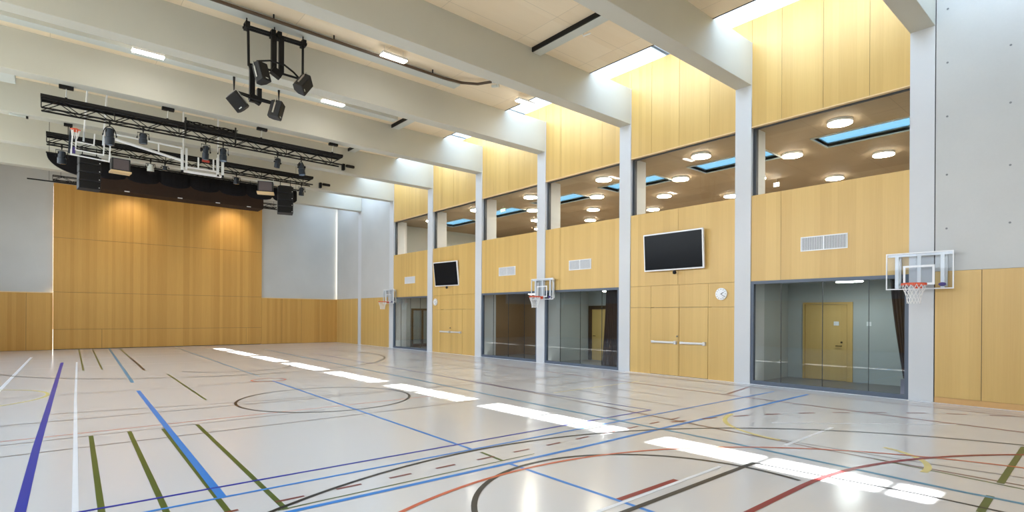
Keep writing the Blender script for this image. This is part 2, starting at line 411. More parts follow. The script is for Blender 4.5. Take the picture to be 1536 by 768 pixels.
# door bays: oak infill and a pair of leaves each
for di, (i, dy0, dym, dy1) in enumerate([(1, 8.72, 9.72, 10.79), (4, 21.62, 22.58, 23.56)]):
    y0, y1 = colY(i) + CW, colY(i + 1)
    panel(y0, y1, 2.20, ZLT - .008, [dy0, dym, dy1])
    panel(y0, dy0, 0.0, 2.192); panel(dy1, y1, 0.0, 2.192)
    d = empty_struct('door_%d' % (di + 1))
    d['label'] = 'pair of flush oak doors with steel push bars under the ' + ('large screen' if i == 1 else 'tilted screen')
    MB().box(XP + .02, dy0 - .01, 0, XP + .2, dy0, 2.2).box(XP + .02, dy1, 0, XP + .2, dy1 + .01, 2.2).box(XP + .04, dy0, 0, XP + .2, dy1, .004).build('door_frame', M['joint'], d)
    for a, b, hs in ((dy0, dym, 1), (dym, dy1, 1)):
        leaf = MB().box(XP - .004, a + .008, .012, XP + .06, b - .008, 2.188).build('door_leaf', M['oak'], d)
        hb = MB().tube([(XP - .09, a + .12, 1.07), (XP - .09, b - .10, 1.07)], .036, 10)
        hb.box(XP - .10, a + .06, 1.02, XP - .002, a + .14, 1.12).box(XP - .10, b - .14, 1.03, XP - .002, b - .08, 1.11)
        hb.build('push_bar', M['chrome'], leaf)
    MB().lathe([(.028, 0), (.028, .02), (.018, .025), (.018, .05)], Matrix.Translation((XP - .004, dym + .06, 1.27)) @ Matrix.Rotation(-PI / 2, 4, 'Y'), 12).build('door_lock', M['brass'], d)
# near section: concrete above, oak dado below
MB().box(W, YB, ZW + .005, W + .35, Y0 - .02, ZR).build('concrete_wall', M['con'], wr)
MB().box(W + .03, Y0 - .02, 0, W + .35, Y0, ZR).build('wall_joint', M['joint'], wr)
near_cuts = [2.34, .9, -.9, -2.6, -4.6, -6.4]
cc = [Y0 - .02] + near_cuts + [YB]
for a, b in zip(cc[1:], cc): MB().box(W - .012, a + .005, .13, W + .3, b - .005, ZW).build('oak_panel', M['oak'], wr)
MB().box(W, YB, .13, W + .29, Y0 - .02, ZW - .01).build('panel_backing', M['joint'], wr)
structure(MB().box(W - .002, YB, 0, W + .3, Y0 - .02, .125).build('baseboard_right', plain('oak_baseboard', (.60, .34, .12), .5)))
# far section beyond the last glazed bay
for i in (6, 7):
    y0 = colY(i) + CW; y1 = min(colY(i + 1), YF)
    MB().box(W, y0, ZW + .005, W + .35, y1, ZR).build('concrete_wall', M['con'], wr)
    for a, b in ((y0, (y0 + y1) / 2), ((y0 + y1) / 2, y1)):
        MB().box(W - .012, a + .004, 0, W + .3, b - .004, ZW).build('oak_panel', M['oak'], wr)
for i in range(-1, 8):
    MB().box(W + .035, colY(i) + .004, ZR + .01, W + .28, colY(i) + CW - .004, ZG).build('oak_panel', M['oak'], wr)
for a, b in ((colY(-1) + CW, colY(0)), (colY(6) + CW, colY(7)), (colY(7) + CW, YF - .6)):
    MB().box(W + .035, a + .004, ZR + .01, W + .28, b - .004, ZG).build('oak_panel', M['oak'], wr)
tie = MB()
for yy in (2.95, 1.9, 1.15, .2):
    for zz in (3.9, 5.1, 6.4, 7.6, 8.8):
        tie.lathe([(.022, 0), (.022, .004)], Matrix.Translation((W - .001, yy, zz)) @ Matrix.Rotation(-PI / 2, 4, 'Y'), 10)
tie.build('tie_hole_pattern', M['dot'], wr)

# ================================================================== STAGE WALL
wb = empty_struct('wall_back')
X1, X2 = .18, 10.30
MB().box(XL, YF + .12, 0, X1, YF + .5, ZR).build('concrete_wall', M['con'], wb)
MB().box(X2, YF + .12, 0, W + .3, YF + .5, ZR).build('concrete_wall', M['con'], wb)
MB().box(X1, YF + .12, 8.5, X2, YF + .5, ZR).build('concrete_wall', M['con'], wb)
zs = [0.02, 1.05, 2.985, 5.80, 8.60]
for k, (z0, z1) in enumerate(zip(zs, zs[1:])):
    xs = [X1, 2.2, X2 - .9, X2] if k == 0 else [X1, X1 + (X2 - X1) * .333, X1 + (X2 - X1) * .6, X2]
    for a, b in zip(xs, xs[1:]):
        g = .012 if k == 0 else .002
        MB().box(a + g / 2, YF - .02, z0 + .008, b - g / 2, YF + .1, z1 - .004).build('stage_panel', M['oak_stage'], wb)
MB().box(X1 + .01, YF + .0, 0, X2 - .01, YF + .09, 8.59).build('panel_backing', M['joint'], wb)
for xs in ([XL, -3.6, -2.2, -.85, X1], [X2, 11.55, 12.8, 14.0, W]):
    for a, b in zip(xs, xs[1:]):
        MB().box(a + .006, YF - .02, .01, b - .006, YF + .11, ZW - .035).build('oak_panel', M['oak_stage'], wb)
    MB().box(xs[0], YF - .03, ZW - .03, xs[-1], YF + .119, ZW + .01).build('oak_ledge', M['ledge'], wb)
    MB().box(xs[0] + .01, YF, 0, xs[-1] - .01, YF + .1, ZW - .04).build('panel_backing', M['joint'], wb)

# ================================================================== LEFT AND REAR WALLS (outside the frame): daylight comes in through the left one
wl = empty_struct('wall_left')
MB().box(XL - .3, YB, 0, XL, YF + .5, ZW).build('oak_panel', M['oak'], wl)
MB().box(XL - .3, YB, ZW, XL, YF + .5, 4.4).build('concrete_wall', M['con'], wl)
MB().box(XL - .3, YB, 8.6, XL, YF + .5, ZR).build('concrete_wall', M['con'], wl)
for i in range(-2, 7):
    MB().box(XL - .3, colY(i) - .1, 4.4, XL, colY(i) + CW + .1, 8.6).build('concrete_pier', M['con'], wl)
for i in range(-2, 7):
    y0, y1 = colY(i) + CW + .1, colY(i + 1) - .1
    if i == 6: y1 = y0 + 3.3
    w = empty_struct(next_window())
    wall_ = MB().box(XL - .2, y0, 4.4, XL - .12, y0 + .07, 8.6).box(XL - .2, y1 - .07, 4.4, XL - .12, y1, 8.6).box(XL - .2, y0, 4.4, XL - .12, y1, 4.47).box(XL - .2, y0, 8.53, XL - .12, y1, 8.6)
    wall_.build('window_frame', M['darkframe'], w)
    MB().box(XL - .17, y0 + .05, 4.45, XL - .155, y1 - .05, 8.55).build('window_pane', M['sideglass'], w)
MB().box(XL - .3, colY(6) + .57 + 3.3, 4.4, XL, YF, 8.6).build('concrete_wall', M['con'], wl)
MB().box(XL - .3, YF - .0, 4.4, XL, YF + .5, 8.6).build('concrete_wall', M['con'], wl)
MB().box(XL - .3, YB, 4.4, XL, colY(-2) - .1, 8.6).build('concrete_wall', M['con'], wl)
wf = empty_struct('wall_front')
MB().box(XL - .3, YB - .3, 0, W + .3, YB, ZW).build('oak_panel', M['oak'], wf)
MB().box(XL - .3, YB - .3, ZW, W + .3, YB, ZR).build('concrete_wall', M['con'], wf)

# ================================================================== GALLERY BEHIND THE UPPER WINDOWS
GX0, GX1, GZ = 15.62, 25.4, 7.36
holes = [(a, a + 2.75) for a in (3.95 - 4.228, 3.95, 8.18, 12.40, 16.63, 20.86, 25.09)]
wg = empty_struct('ceiling_gallery')
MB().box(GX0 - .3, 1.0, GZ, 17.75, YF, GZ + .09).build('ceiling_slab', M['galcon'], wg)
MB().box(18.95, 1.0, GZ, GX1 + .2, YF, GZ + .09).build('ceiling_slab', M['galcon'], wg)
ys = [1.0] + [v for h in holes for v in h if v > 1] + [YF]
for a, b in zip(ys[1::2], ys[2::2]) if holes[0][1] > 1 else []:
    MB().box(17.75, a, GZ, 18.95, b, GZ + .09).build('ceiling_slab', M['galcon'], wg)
for h0, h1 in holes:
    if h1 < 1.2: continue
    h0 = max(h0, 1.0)
    w = empty_struct(next_window())
    f = .06
    MB().box(17.75 - f, h0 - f, GZ - .03, 17.75, h1 + f, GZ + .13).box(18.95, h0 - f, GZ - .03, 18.95 + f, h1 + f, GZ + .13).box(17.75, h0 - f, GZ - .03, 18.95, h0, GZ + .13).box(17.75, h1, GZ - .03, 18.95, h1 + f, GZ + .13).build('rooflight_frame', M['roomcon'], w)
    MB().box(17.75, h0, GZ + .10, 18.95, h1, GZ + .11).build('rooflight_pane', M['galroofglass'], w)
wgx = empty_struct('wall_gallery_rear')
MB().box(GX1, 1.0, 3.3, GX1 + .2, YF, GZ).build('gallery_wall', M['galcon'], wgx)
wgn = empty_struct('wall_gallery_side')
MB().box(GX0, 2.6, 3.3, GX1, 2.8, GZ).box(GX0, 29.6, 3.3, GX1, 29.8, GZ).build('gallery_wall', M['roomcon'], wgn)
structure(MB().box(GX0, 1.0, 3.1, GX1 + .2, YF, 3.35).build('floor_gallery', M['galfloor']))

# ================================================================== ROOMS BEHIND THE GLASS PARTITIONS
wrm = empty_struct('wall_rooms_rear')
RX = 18.0
MB().box(RX, 1.0, 0, RX + .2, YF, 3.1).build('room_wall', M['roomcon'], wrm)
sides = empty_struct('wall_rooms_side')
for i in (0, 1, 2, 3, 4, 5, 6):
    MB().box(16.13, colY(i) + .1, 0, RX, colY(i) + .37, 3.1).build('room_wall', M['roomcon'], sides)
structure(MB().box(W + .3, 1.0, -.2, RX + .2, YF, -.005).build('floor_rooms', M['roomfloor']))
cr = empty_struct('ceiling_rooms')
MB().box(W + .3, 1.0, 2.96, RX, YF, 3.1).build('ceiling_slab', M['roomcon'], cr)
d = empty_struct('door_3'); d['label'] = 'single oak door in the room behind the near glass partition'
MB().box(RX - .05, 5.66, 0, RX, 5.80, 2.36).box(RX - .05, 6.98, 0, RX, 7.04, 2.36).box(RX - .05, 5.80, 2.30, RX, 6.98, 2.36).build('door_frame', M['oak'], d)
lf = MB().box(RX - .035, 5.81, .01, RX, 6.97, 2.29).build('door_leaf', M['oak'], d)
MB().tube([(RX - .04, 5.95, 1.05), (RX - .10, 5.95, 1.05), (RX - .10, 6.09, 1.05)], .013).lathe([(.03, 0), (.03, .012)], Matrix.Translation((RX - .036, 5.95, 1.16)) @ Matrix.Rotation(-PI / 2, 4, 'Y'), 12).build('door_handle', M['black'], lf)
d = empty_struct('door_4'); d['label'] = 'pale door in a black frame behind the second glass partition'
MB().box(RX - .06, 14.62, 0, RX, 14.78, 2.35).box(RX - .06, 15.72, 0, RX, 15.9, 2.35).box(RX - .06, 14.78, 2.2, RX, 15.72, 2.35).build('door_frame', M['black'], d)
lf = MB().box(RX - .035, 14.79, .01, RX, 15.71, 2.19).build('door_leaf', M['oak'], d)
MB().tube([(RX - .04, 15.6, 1.05), (RX - .10, 15.6, 1.05), (RX - .10, 15.46, 1.05)], .013).build('door_handle', M['black'], lf)
structure(MB().box(RX - .04, 16.3, 0, RX - .001, 20.14, 2.95).box(16.14, 20.14, 0, RX - .04, 20.179, 2.95).build('wall_rooms_timber', plain('brown_timber_lining', (.19, .115, .065), .5)))

# ================================================================== LAMPS
AREA = []
def area(name, loc, rot, sx, sy, power, col=(1, 1, 1), portal=False, spread=None, parent=None):
    l = bpy.data.lights.new(name, 'AREA'); l.shape = 'RECTANGLE'; l.size = sx; l.size_y = sy; l.energy = power; l.color = col
    if portal: l.cycles.is_portal = True
    if spread: l.spread = spread
    o = bpy.data.objects.new(name, l); COL.objects.link(o); o.location = loc; o.rotation_euler = rot
    o.visible_camera = False if portal else True
    return o
def hall_lamp(x, y, label, z=9.36):
    t = thing('linear_ceiling_lamp', label, 'lamp', (x, y, z), group='linear lamps hung under the hall ceiling')
    MB().box(-.39, -.11, .02, .39, .11, .09).build('lamp_housing', M['white'], t, bevel=.008)
    MB().box(-.385, -.105, 0, .385, .105, .019).build('lamp_diffuser', M['lampface'], t)
    for sx in (-.3, .3): MB().tube([(sx, 0, .09), (sx, 0, ZC - z)], .004, 5).build('suspension_wire', M['steel'], t)
    return t
hl = hall_lamp(7.62, 14.30, 'bright linear lamp hung beside the dark curved rail')
dup(hl, 'linear lamp high between the beams above the two stage trusses, nearest the open end', (2.16, 18.75, 9.36))
dup(hl, 'linear lamp between the beams just beyond the speaker cluster', (7.62, 18.75, 9.36))
dup(hl, 'linear lamp glaring at the edge of the roof light', (12.72, 14.25, 9.36))
rows = [(16.66, [1.36, 5.59, 9.80, 14.01, 18.29, 22.4, 26.7]), (18.83, [3.6, 7.75, 11.95, 16.22, 20.48, 24.7]), (20.95, [5.72, 9.92, 14.12, 18.29, 22.5, 26.7]), (23.15, [3.75, 7.94, 12.13, 16.25, 20.42, 24.6])]
row_words = ['in the row next to the hall', 'in the second row', 'in the third row', 'in the deepest row']
bay_words = ['level with the first window', 'level with the second window', 'level with the third window', 'level with the fourth window', 'level with the fifth window', 'level with the last window']
first = None
for r_, (x, yl) in enumerate(rows):
    for y in yl:
        if y < 3.2 or y > 29: continue
        k = min(5, int((y - 3.2) / S))
        lab = 'round gallery lamp ' + row_words[r_] + ', ' + bay_words[k]
        if first is None:
            first = thing('round_ceiling_lamp', lab, 'lamp', (x, y, GZ - .10), group='round lamps on the gallery ceiling')
            auto_smooth(MB().lathe([(.305, .02), (.31, .035), (.31, .10)], n=32).build('lamp_housing', M['white'], first))
            auto_smooth(MB().lathe([(.27, -.005), (.30, .0), (.302, .019)], n=32).build('lamp_diffuser', M['disc'], first))
        else: dup(first, lab, (x, y, GZ - .10))
for k, (y, lab) in enumerate(((5.3, 'lit linear lamp under the ceiling behind the near glass partition'), (13.6, 'lit linear lamp behind the glass partition that has the dark curtain'), (17.9, 'lit linear lamp in the timber-lined room'), (26.3, 'lit linear lamp behind the farthest glass partition'))):
    t = thing('room_ceiling_lamp', lab, 'lamp', (16.55, y, 2.86), group='linear lamps in the rooms behind the glass')
    MB().box(-.07, -.32, .03, .07, .32, .10).build('lamp_housing', M['white'], t); MB().box(-.065, -.315, 0, .065, .315, .029).build('lamp_diffuser', M['roomlamp'], t)
    area('room_light', (16.55, y, 2.855), (0, 0, 0), .12, .6, (14, 18, 14, 18)[k], (1, .97, .93))

# ================================================================== CEILING TRAYS AND THE CURVED RAIL
first = None
words_ = {-1: 'behind the first beam', 0: 'between the two beams closest to the camera', 1: 'in the second ceiling bay', 2: 'beside the dark curved rail', 3: 'over the lamps beyond the speaker cluster', 4: 'above the first stage truss', 5: 'above the second stage truss', 6: 'in front of the stage wall bay'}
for i in (2, 3, 4, 5, 6):
    o = MB().box(-4.7, -.17, 0, 10.35, .17, .09).box(-4.7, -.2, .0, 10.35, -.17, .13).build('cable_tray', M['tray'], loc=(0, colY(i) + 3.42, ZC - .132))
    tag(o, 'long pale grey ceiling tray ' + words_[i], 'cable tray', 'pale trays running along the ceiling bays')
for i in (1, 3, 4):
    y0 = colY(i) + CW; L = S - CW
    t = thing('ceiling_crossbar', 'short pale grey channel across the ceiling boards ' + {1: 'of the bay before the roof light corner', 3: 'in the bay beyond the curved rail', 4: 'above the end of the first truss'}[i], 'channel', (10.78, y0, ZC - .14), group='pale channels across the ceiling')
    MB().box(-.15, .02, .0, .15, L - .02, .08).build('channel_cover', M['tray'], t)
    MB().box(-.19, .02, .01, -.15, L - .02, .139).build('gap_shade_strip', M['black'], t)  # black strip stands for the shade in the gap beside the channel
    MB().tube([(.12, L * .55, .0), (.17, L * .55, -.06), (.24, L * .5, -.03)], .02, 8).build('cable_bracket', M['white'], t)
rp = [(-4.7, 14.72, 9.5), (9.6, 14.72, 9.5), (10.25, 14.62, 9.5), (10.7, 14.35, 9.5), (10.95, 13.9, 9.5)]
t = thing('curtain_rail', 'dark brown curtain rail along the ceiling that bends at its end', 'curtain rail', (0, 0, 0))
MB().tube(rp, .045, 8).build('rail', M['brown_and_shade'], t)
for k in range(8): MB().tube([(-2 + k * 1.6, 14.72, 9.5), (-2 + k * 1.6, 14.72, ZC)], .02, 6).build('rail_hanger', M['black'], t)
MB().tube([(10.95, 13.9, 9.5), (11.05, 13.75, 9.46), (11.2, 13.9, 9.44), (11.1, 14.1, 9.46)], .05, 8).build('rail_end_hook', M['tray'], t)

# ================================================================== TRUSSES
def truss(name, label, x0, x1, y, z0, z1, topband=True, r=.028, sp=.42, d=.34):
    t = thing(name, label, 'truss', (x0, y, z0)); L = x1 - x0; h = z1 - z0
    for yy in (-d / 2, d / 2):
        for zz in (0, h * .72): MB().tube([(0, yy, zz), (L, yy, zz)], r, 6).build('chord', M['black'], t)
    lat = MB(); n = int(L / sp)
    for k in range(n):
        a, b = k * L / n, (k + 1) * L / n
        for yy in (-d / 2, d / 2):
            za, zb = (0, h * .72) if k % 2 == 0 else (h * .72, 0)
            lat.tube([(a, yy, za), (b, yy, zb)], r * .5, 5)
        lat.tube([(a, -d / 2, 0), (b, d / 2, 0)] if k % 2 else [(a, d / 2, 0), (b, -d / 2, 0)], r * .45, 5)
        if k % 4 == 0: lat.tube([(a, -d / 2, 0), (a, -d / 2, h * .72)], r * .5, 5).tube([(a, -d / 2, h * .72), (a, d / 2, h * .72)], r * .5, 5)
    lat.build('lattice', M['black'], t)
    if topband: MB().box(-.02, -d / 2 - .03, h * .78, L + .02, d / 2, h).build('cable_duct', M['black'], t)
    return t
T1 = truss('lighting_truss', 'front black lighting truss, the higher and longer one', -.18, 8.75, 20.75, 7.78, 8.17)
T2 = truss('lighting_truss', 'second black lighting truss carrying the loudspeaker columns', -.07, 9.0, 24.55, 7.72, 8.08)
T3 = truss('stage_batten_truss', 'short-looking black truss behind the black swagged drape by the stage wall', .13, 10.4, 34.1, 8.27, 8.56, False, .022, .36, .26)
o = MB().tube([(-.78, 33.6, 8.10), (10.35, 33.6, 8.10)], .03, 8).tube([(0, 33.6, 8.1), (0, 33.6, ZC - .002)], .006, 5).tube([(10.1, 33.6, 8.1), (10.1, 33.6, ZC - .002)], .006, 5).build('stage_pipe', M['black']); tag(o, 'thin black pipe in front of the top of the oak stage wall', 'pipe')
for x in (.3, 4.5, 9.2): MB().tube([(x, 0, .2), (x, 0, ZC - 8.27)], .008, 5).build('hanger_wire', M['black'], T3)
first = None
for x, lab in ((.37, 'outermost, above the free end of the truss'), (2.9, 'above the second spotlight'), (5.75, 'between the fourth and fifth spotlights'), (8.35, 'closest to the glazed wall')):
    if first is None:
        first = thing('hoist_bracket', 'hoist bracket of the front truss, ' + lab, 'bracket', (x, 20.50, 8.40), group='hoist brackets of the front truss')
        MB().box(-.17, -.07, .02, .17, .07, .114).build('clamp_box', M['black'], first, bevel=.01)
        MB().tube([(0, 0, .03), (0, .1, -.2)], .012, 6).build('hoist_chain', M['steel'], first)
        MB().box(-.03, .07, -.228, .03, .13, -.20).build('chain_hook', M['black'], first)
    else: dup(first, 'hoist bracket of the front truss, ' + lab, (x, 20.50, 8.40))
first = None
for x, lab in ((.5, 'at the free end'), (4.7, 'at mid-span'), (8.6, 'by the right loudspeaker column')):
    if first is None:
        first = thing('hoist_bracket', 'black hanger of the second truss, ' + lab, 'bracket', (x, 24.55, 8.40), group='hangers of the second truss')
        MB().box(-.12, -.06, .02, .12, .06, .114).build('clamp_box', M['black'], first)
        MB().tube([(0, 0, .03), (0, 0, -.318)], .014, 6).build('hanger_rod', M['black'], first)
    else: dup(first, 'black hanger of the second truss, ' + lab, (x, 24.55, 8.40))
# cable bundle and posts lying on the front truss
t = thing('cable_bundle', 'bundle of dark cables draped over the front truss', 'cables', (3.4, 20.75, 8.215))
for k in range(7):
    z = .02 + .012 * k
    MB().tube([(q * .4, -.13 + .04 * k, z + .05 * math.sin(q * 1.9 + k)) for q in range(5)], .012, 5).build('cable', M['black'], t)
for x in (3.40, 4.90): MB().tube([(x + .18, -.215, -.06), (x + .18, -.215, .56)], .028, 8).build('upright_pipe', M['black'], T1)

# ------------------------------------------------------------------ spotlights
def spotlight(loc, h, rad, tilt, yaw, label, bail=False, group='spotlights under the trusses', mat='spkb'):
    t = thing('stage_spotlight', label, 'spotlight', loc, (0, 0, yaw), group)
    # clamp at origin (top), body hangs h below
    MB().box(-.03, -.03, -.06, .03, .03, .03).tube([(0, 0, -.05), (0, 0, -.12)], .018, 8).build('hook_clamp', M['black'], t)
    wy = rad + .035; cz = -.12 - h * .42
    if bail:
        pts = [(math.cos(a) * wy, 0, cz + math.sin(a) * (abs(cz) - .12)) for a in [PI * k / 14 for k in range(15)]]
    else: pts = [(-wy, 0, cz), (-wy, 0, -.14), (wy, 0, -.14), (wy, 0, cz)]
    MB().tube(pts, .014, 6).build('yoke', M['black'], t)
    m = Matrix.Translation((0, 0, cz)) @ Matrix.Rotation(tilt, 4, 'X')
    L = h * .78
    body = auto_smooth(MB().lathe([(rad * .45, L * .42), (rad * .8, L * .40), (rad * .86, L * .1), (rad * .84, -L * .08), (rad, -L * .12), (rad * 1.0, -L * .55), (rad * .9, -L * .56)], m, 18).build('lamp_body', M[mat], t))
    auto_smooth(MB().lathe([(rad * .86, -L * .565), (rad * .4, -L * .59)], m, 18).build('lens', M['lens'], body))
    MB().obox(m @ Matrix.Translation((0, 0, L * .25)), rad * 1.75, rad * 1.1, L * .18).build('cooling_fins', M['black'], body)
    for sx in (-1, 1): MB().lathe([(.03, 0), (.03, .03)], Matrix.Translation((sx * (wy - .005), 0, cz)) @ Matrix.Rotation(sx * PI / 2, 4, 'Y'), 10).build('tilt_knob', M['black'], t)
    return t
Z1 = 7.72
spotlight((1.40, 20.6, Z1), .66, .125, .05, 0, 'large black spotlight in a round bail, outermost on the front truss', True)
spotlight((2.25, 20.6, Z1), .42, .115, .0, 0, 'stubby black spotlight, second on the front truss')
spotlight((4.0, 20.6, Z1), .60, .10, .1, .2, 'slim spotlight above the white folded backboard frame')
spotlight((4.53, 20.6, Z1), .56, .115, -.15, -.2, 'wider spotlight directly beside the slim one on the front truss')
spotlight((6.32, 20.6, Z1), .44, .10, .2, .5, 'small spotlight alone on the front truss over the second truss end')
spotlight((7.17, 20.6, Z1), .58, .12, -.2, .5, 'round-bail spotlight nearest the glazed wall on the front truss', True)
spotlight((.33, 24.38, 7.655), .56, .125, .15, 0, 'grey-black spotlight at the free end of the second truss')
spotlight((2.90, 24.38, 7.655), .34, .115, .1, 0, 'pale grey compact spotlight under the second truss', mat='tray')
spotlight((3.36, 24.38, 7.655), .20, .08, .1, 0, 'tiny dark spotlight next to the pale compact one')
spotlight((5.86, 24.38, 7.655), .34, .11, .1, 0, 'boxy dark spotlight between the backboard frame and the brown-edged speaker')
spotlight((8.50, 24.38, 7.655), .44, .11, .1, 0, 'dark spotlight right beside the loudspeaker column nearest the glazed wall')

# ------------------------------------------------------------------ loudspeaker columns under the second truss
def line_array(x, label, w=.62, n=4, ztop=7.42, zb=6.25, turn=0):
    t = thing('loudspeaker_column', label, 'loudspeaker', (x, 24.28, ztop), (0, 0, turn), 'loudspeaker columns hung from the second truss')
    MB().tube([(-.2, 0, .0), (-.2, 0, .32)], .015, 6).tube([(.2, 0, 0), (.2, 0, .32)], .015, 6).box(-.25, -.12, -.02, .25, .12, .02).build('rigging_frame', M['black'], t)
    hh = (ztop - .02 - zb) / n
    for k in range(n):
        tl = .03 * k * k * .5
        m = Matrix.Translation((0, .03 * k, -.02 - hh * (k + .5))) @ Matrix.Rotation(-tl * .6, 4, 'X')
        c = MB().obox(m, w, .40, hh * .955).build('speaker_cabinet', M['spk'], t, bevel=.012)
        MB().obox(m @ Matrix.Translation((0, -.203, 0)), w * .93, .012, hh * .84).build('speaker_grille', M['black'], c)
        MB().lathe([(.016, 0), (.016, .008)], m @ Matrix.Translation((w * .42, -.21, -hh * .25)) @ Matrix.Rotation(PI / 2, 4, 'X'), 8).build('maker_badge', M['white'], c)
    return t
line_array(1.08, 'loudspeaker column of four black boxes, below the small backboard', turn=.12)
line_array(7.78, 'loudspeaker column of four black boxes, nearest the glazed wall', turn=-.25)
def cradle(x, turn, label, w=.56):
    t = thing('cradled_speaker', label, 'loudspeaker', (x, 24.45, 7.08), (0, 0, turn), 'square speakers in wooden cradles')
    MB().box(-w / 2, -.18, 0, w / 2, .2, .44).build('speaker_cabinet', M['spk'], t, bevel=.01)
    MB().box(-w / 2 + .05, -.192, .04, w / 2 - .05, -.181, .41).build('speaker_grille', M['grille'], t)
    MB().box(-w / 2 - .03, -.22, -.06, w / 2 + .03, .22, -.001).build('wooden_cradle', M['ledge'], t)
    MB().box(-w / 2 - .02, -.20, .441, w / 2 + .02, .2, .47).tube([(-w / 2, 0, .47), (-w / 2, 0, .60)], .012, 6).tube([(w / 2, 0, .47), (w / 2, 0, .60)], .012, 6).build('hanging_bracket', M['tray'], t)
cradle(1.98, .08, 'square speaker on a light wooden cradle beside the small backboard')
cradle(7.02, -.35, 'square speaker on a light wooden cradle beside the loudspeaker column by the glazed wall', .6)

# ------------------------------------------------------------------ black swagged drape and pelmet
def drape(x0, x1, y, zt, zb, label):
    m = MB(); n = int((x1 - x0) / 1.04); NX, NZ = n * 14, 10
    rows_ = []
    for j in range(NZ + 1):
        r = []
        for i in range(NX + 1):
            u = i / NX * n; fu = u - math.floor(u) if i < NX else 1.0
            sag = math.sqrt(max(0, 1 - (2 * fu - 1) ** 2))
            bot = zb + .18 * (1 - sag)
            z = zt + (bot - zt) * j / NZ
            yy = y - .16 * sag * math.sin(PI * min(1, j / NZ * .92)) - .02 * math.sin(i * 2.4)
            r.append(m.bm.verts.new((x0 + (x1 - x0) * i / NX, yy, z)))
        rows_.append(r)
    for a, b in zip(rows_, rows_[1:]):
        for k in range(NX): m.bm.faces.new((a[k], a[k + 1], b[k + 1], b[k]))
    o = m.build('stage_drape', M['fabric'], smooth=True)
    so = o.modifiers.new('cloth', 'SOLIDIFY'); so.thickness = .02
    tag(o, label, 'drape'); return o
dr = drape(1.3, 9.35, 27.5, 8.02, 7.36, 'wide black drape hanging in scallops in front of the stage wall')
m = MB(); nn = 16; R_ = 1.35
poly = [(0, 0)] + [(-R_ * math.cos(PI / 2 * k / nn) * 1.0, -.72 * math.sin(PI / 2 * k / nn)) for k in range(nn + 1)]
m.prism([(p[0] + 1.27, p[1] + 8.05) for p in poly], -27.62, -27.5, Matrix.Rotation(PI / 2, 4, 'X'))
o = m.build('stage_drape', M['fabric']); tag(o, 'rounded black end of the stage drape hanging at the open end', 'drape')
o = MB().tube([(-.1, 27.45, 8.06), (9.45, 27.45, 8.06)], .03, 8).tube([(0, 27.45, 8.06), (0, 27.45, ZC)], .008, 5).tube([(9.3, 27.45, 8.06), (9.3, 27.45, ZC)], .008, 5).build('drape_pipe', M['black']); tag(o, 'black pipe that carries the scalloped drape', 'pipe')
t = thing('curtain_pelmet', 'dark brown pelmet box above the oak stage wall', 'pelmet', (0, 31.6, 0))
MB().box(1.6, 0, 7.67, 8.95, 1.0, 7.72).box(1.6, -.05, 7.67, 8.95, 0, 8.5).box(1.6, 0, 7.72, 1.65, 1.0, 8.5).box(8.9, 0, 7.72, 8.95, 1.0, 8.5).build('pelmet_box', M['pelmet'], t)
for x in (2.2, 5.2, 8.3): MB().tube([(x, .08, 7.75), (x, .08, ZC)], .012, 6).build('hanging_rod', M['black'], t)
for k, x in enumerate((2.72, 4.9, 6.6, 8.1)):
    MB().box(x, -.08, 7.665, x + .2, -.051, 7.71).build('stage_downlight', M['white'], t)

# ------------------------------------------------------------------ folded ceiling backboards
def tube_rect(mb, x0, x1, z0, z1, y, r):
    mb.tube([(x0, y, z0), (x1, y, z0)], r, 6).tube([(x0, y, z1), (x1, y, z1)], r, 6).tube([(x0, y, z0), (x0, y, z1)], r, 6).tube([(x1, y, z0), (x1, y, z1)], r, 6)
t = thing('folded_backboard', 'glass basketball backboard folded up under the beams, with a hanging orange rim', 'basketball backboard', (1.0, 22.0, 6.84), (0.12, .05, 0))
m = MB(); m.box(-.50, -.03, 0, .50, .0, .035).box(-.50, -.03, .035, -.465, 0, .80).box(.465, -.03, .035, .50, 0, .52).build('board_frame', M['white'], t)
MB().box(-.465, -.02, .035, .465, -.012, .80).build('board_glass', M['acrylic'], t)
MB().box(-.40, -.035, .17, .34, -.025, .205).box(.305, -.035, .205, .34, -.025, .75).box(-.40, -.035, .205, -.365, -.025, .80).box(-.36, -.035, .42, .08, -.025, .46).box(.045, -.035, .46, .08, -.025, .80).build('target_square', M['white'], t)
MB().box(-.56, -.02, .05, -.51, .12, .86).build('dark_padding', M['spkb'], t)
MB().tube([(-.42 + .12 * math.cos(a), -.18 + .12 * math.sin(a), .78) for a in [2 * PI * k / 18 for k in range(18)]], .016, 6, True).box(-.47, -.08, .72, -.36, -.03, .84).build('rim', M['rim'], t)
nt_ = MB()
for k in range(9):
    a = 2 * PI * k / 9
    nt_.tube([(-.42 + .12 * math.cos(a), -.18 + .12 * math.sin(a), .78), (-.42 + .06 * math.cos(a + .4), -.18 + .06 * math.sin(a + .4), .5)], .007, 4)
nt_.build('net', M['net'], t)
MB().box(-.46, -.035, .06, -.38, -.02, .26).build('violet_badge', M['bluepad'], t)
MB().tube([(-.2, .05, .5), (-.2, .1, 2.5)], .03, 6).tube([(.3, .05, .5), (.3, .1, 2.5)], .03, 6).build('hanging_post', M['white'], t)
t = thing('folded_backstop', 'white steel frame of a folded basketball backstop under the trusses', 'basketball backstop', (4.2, 22.0, 6.86))
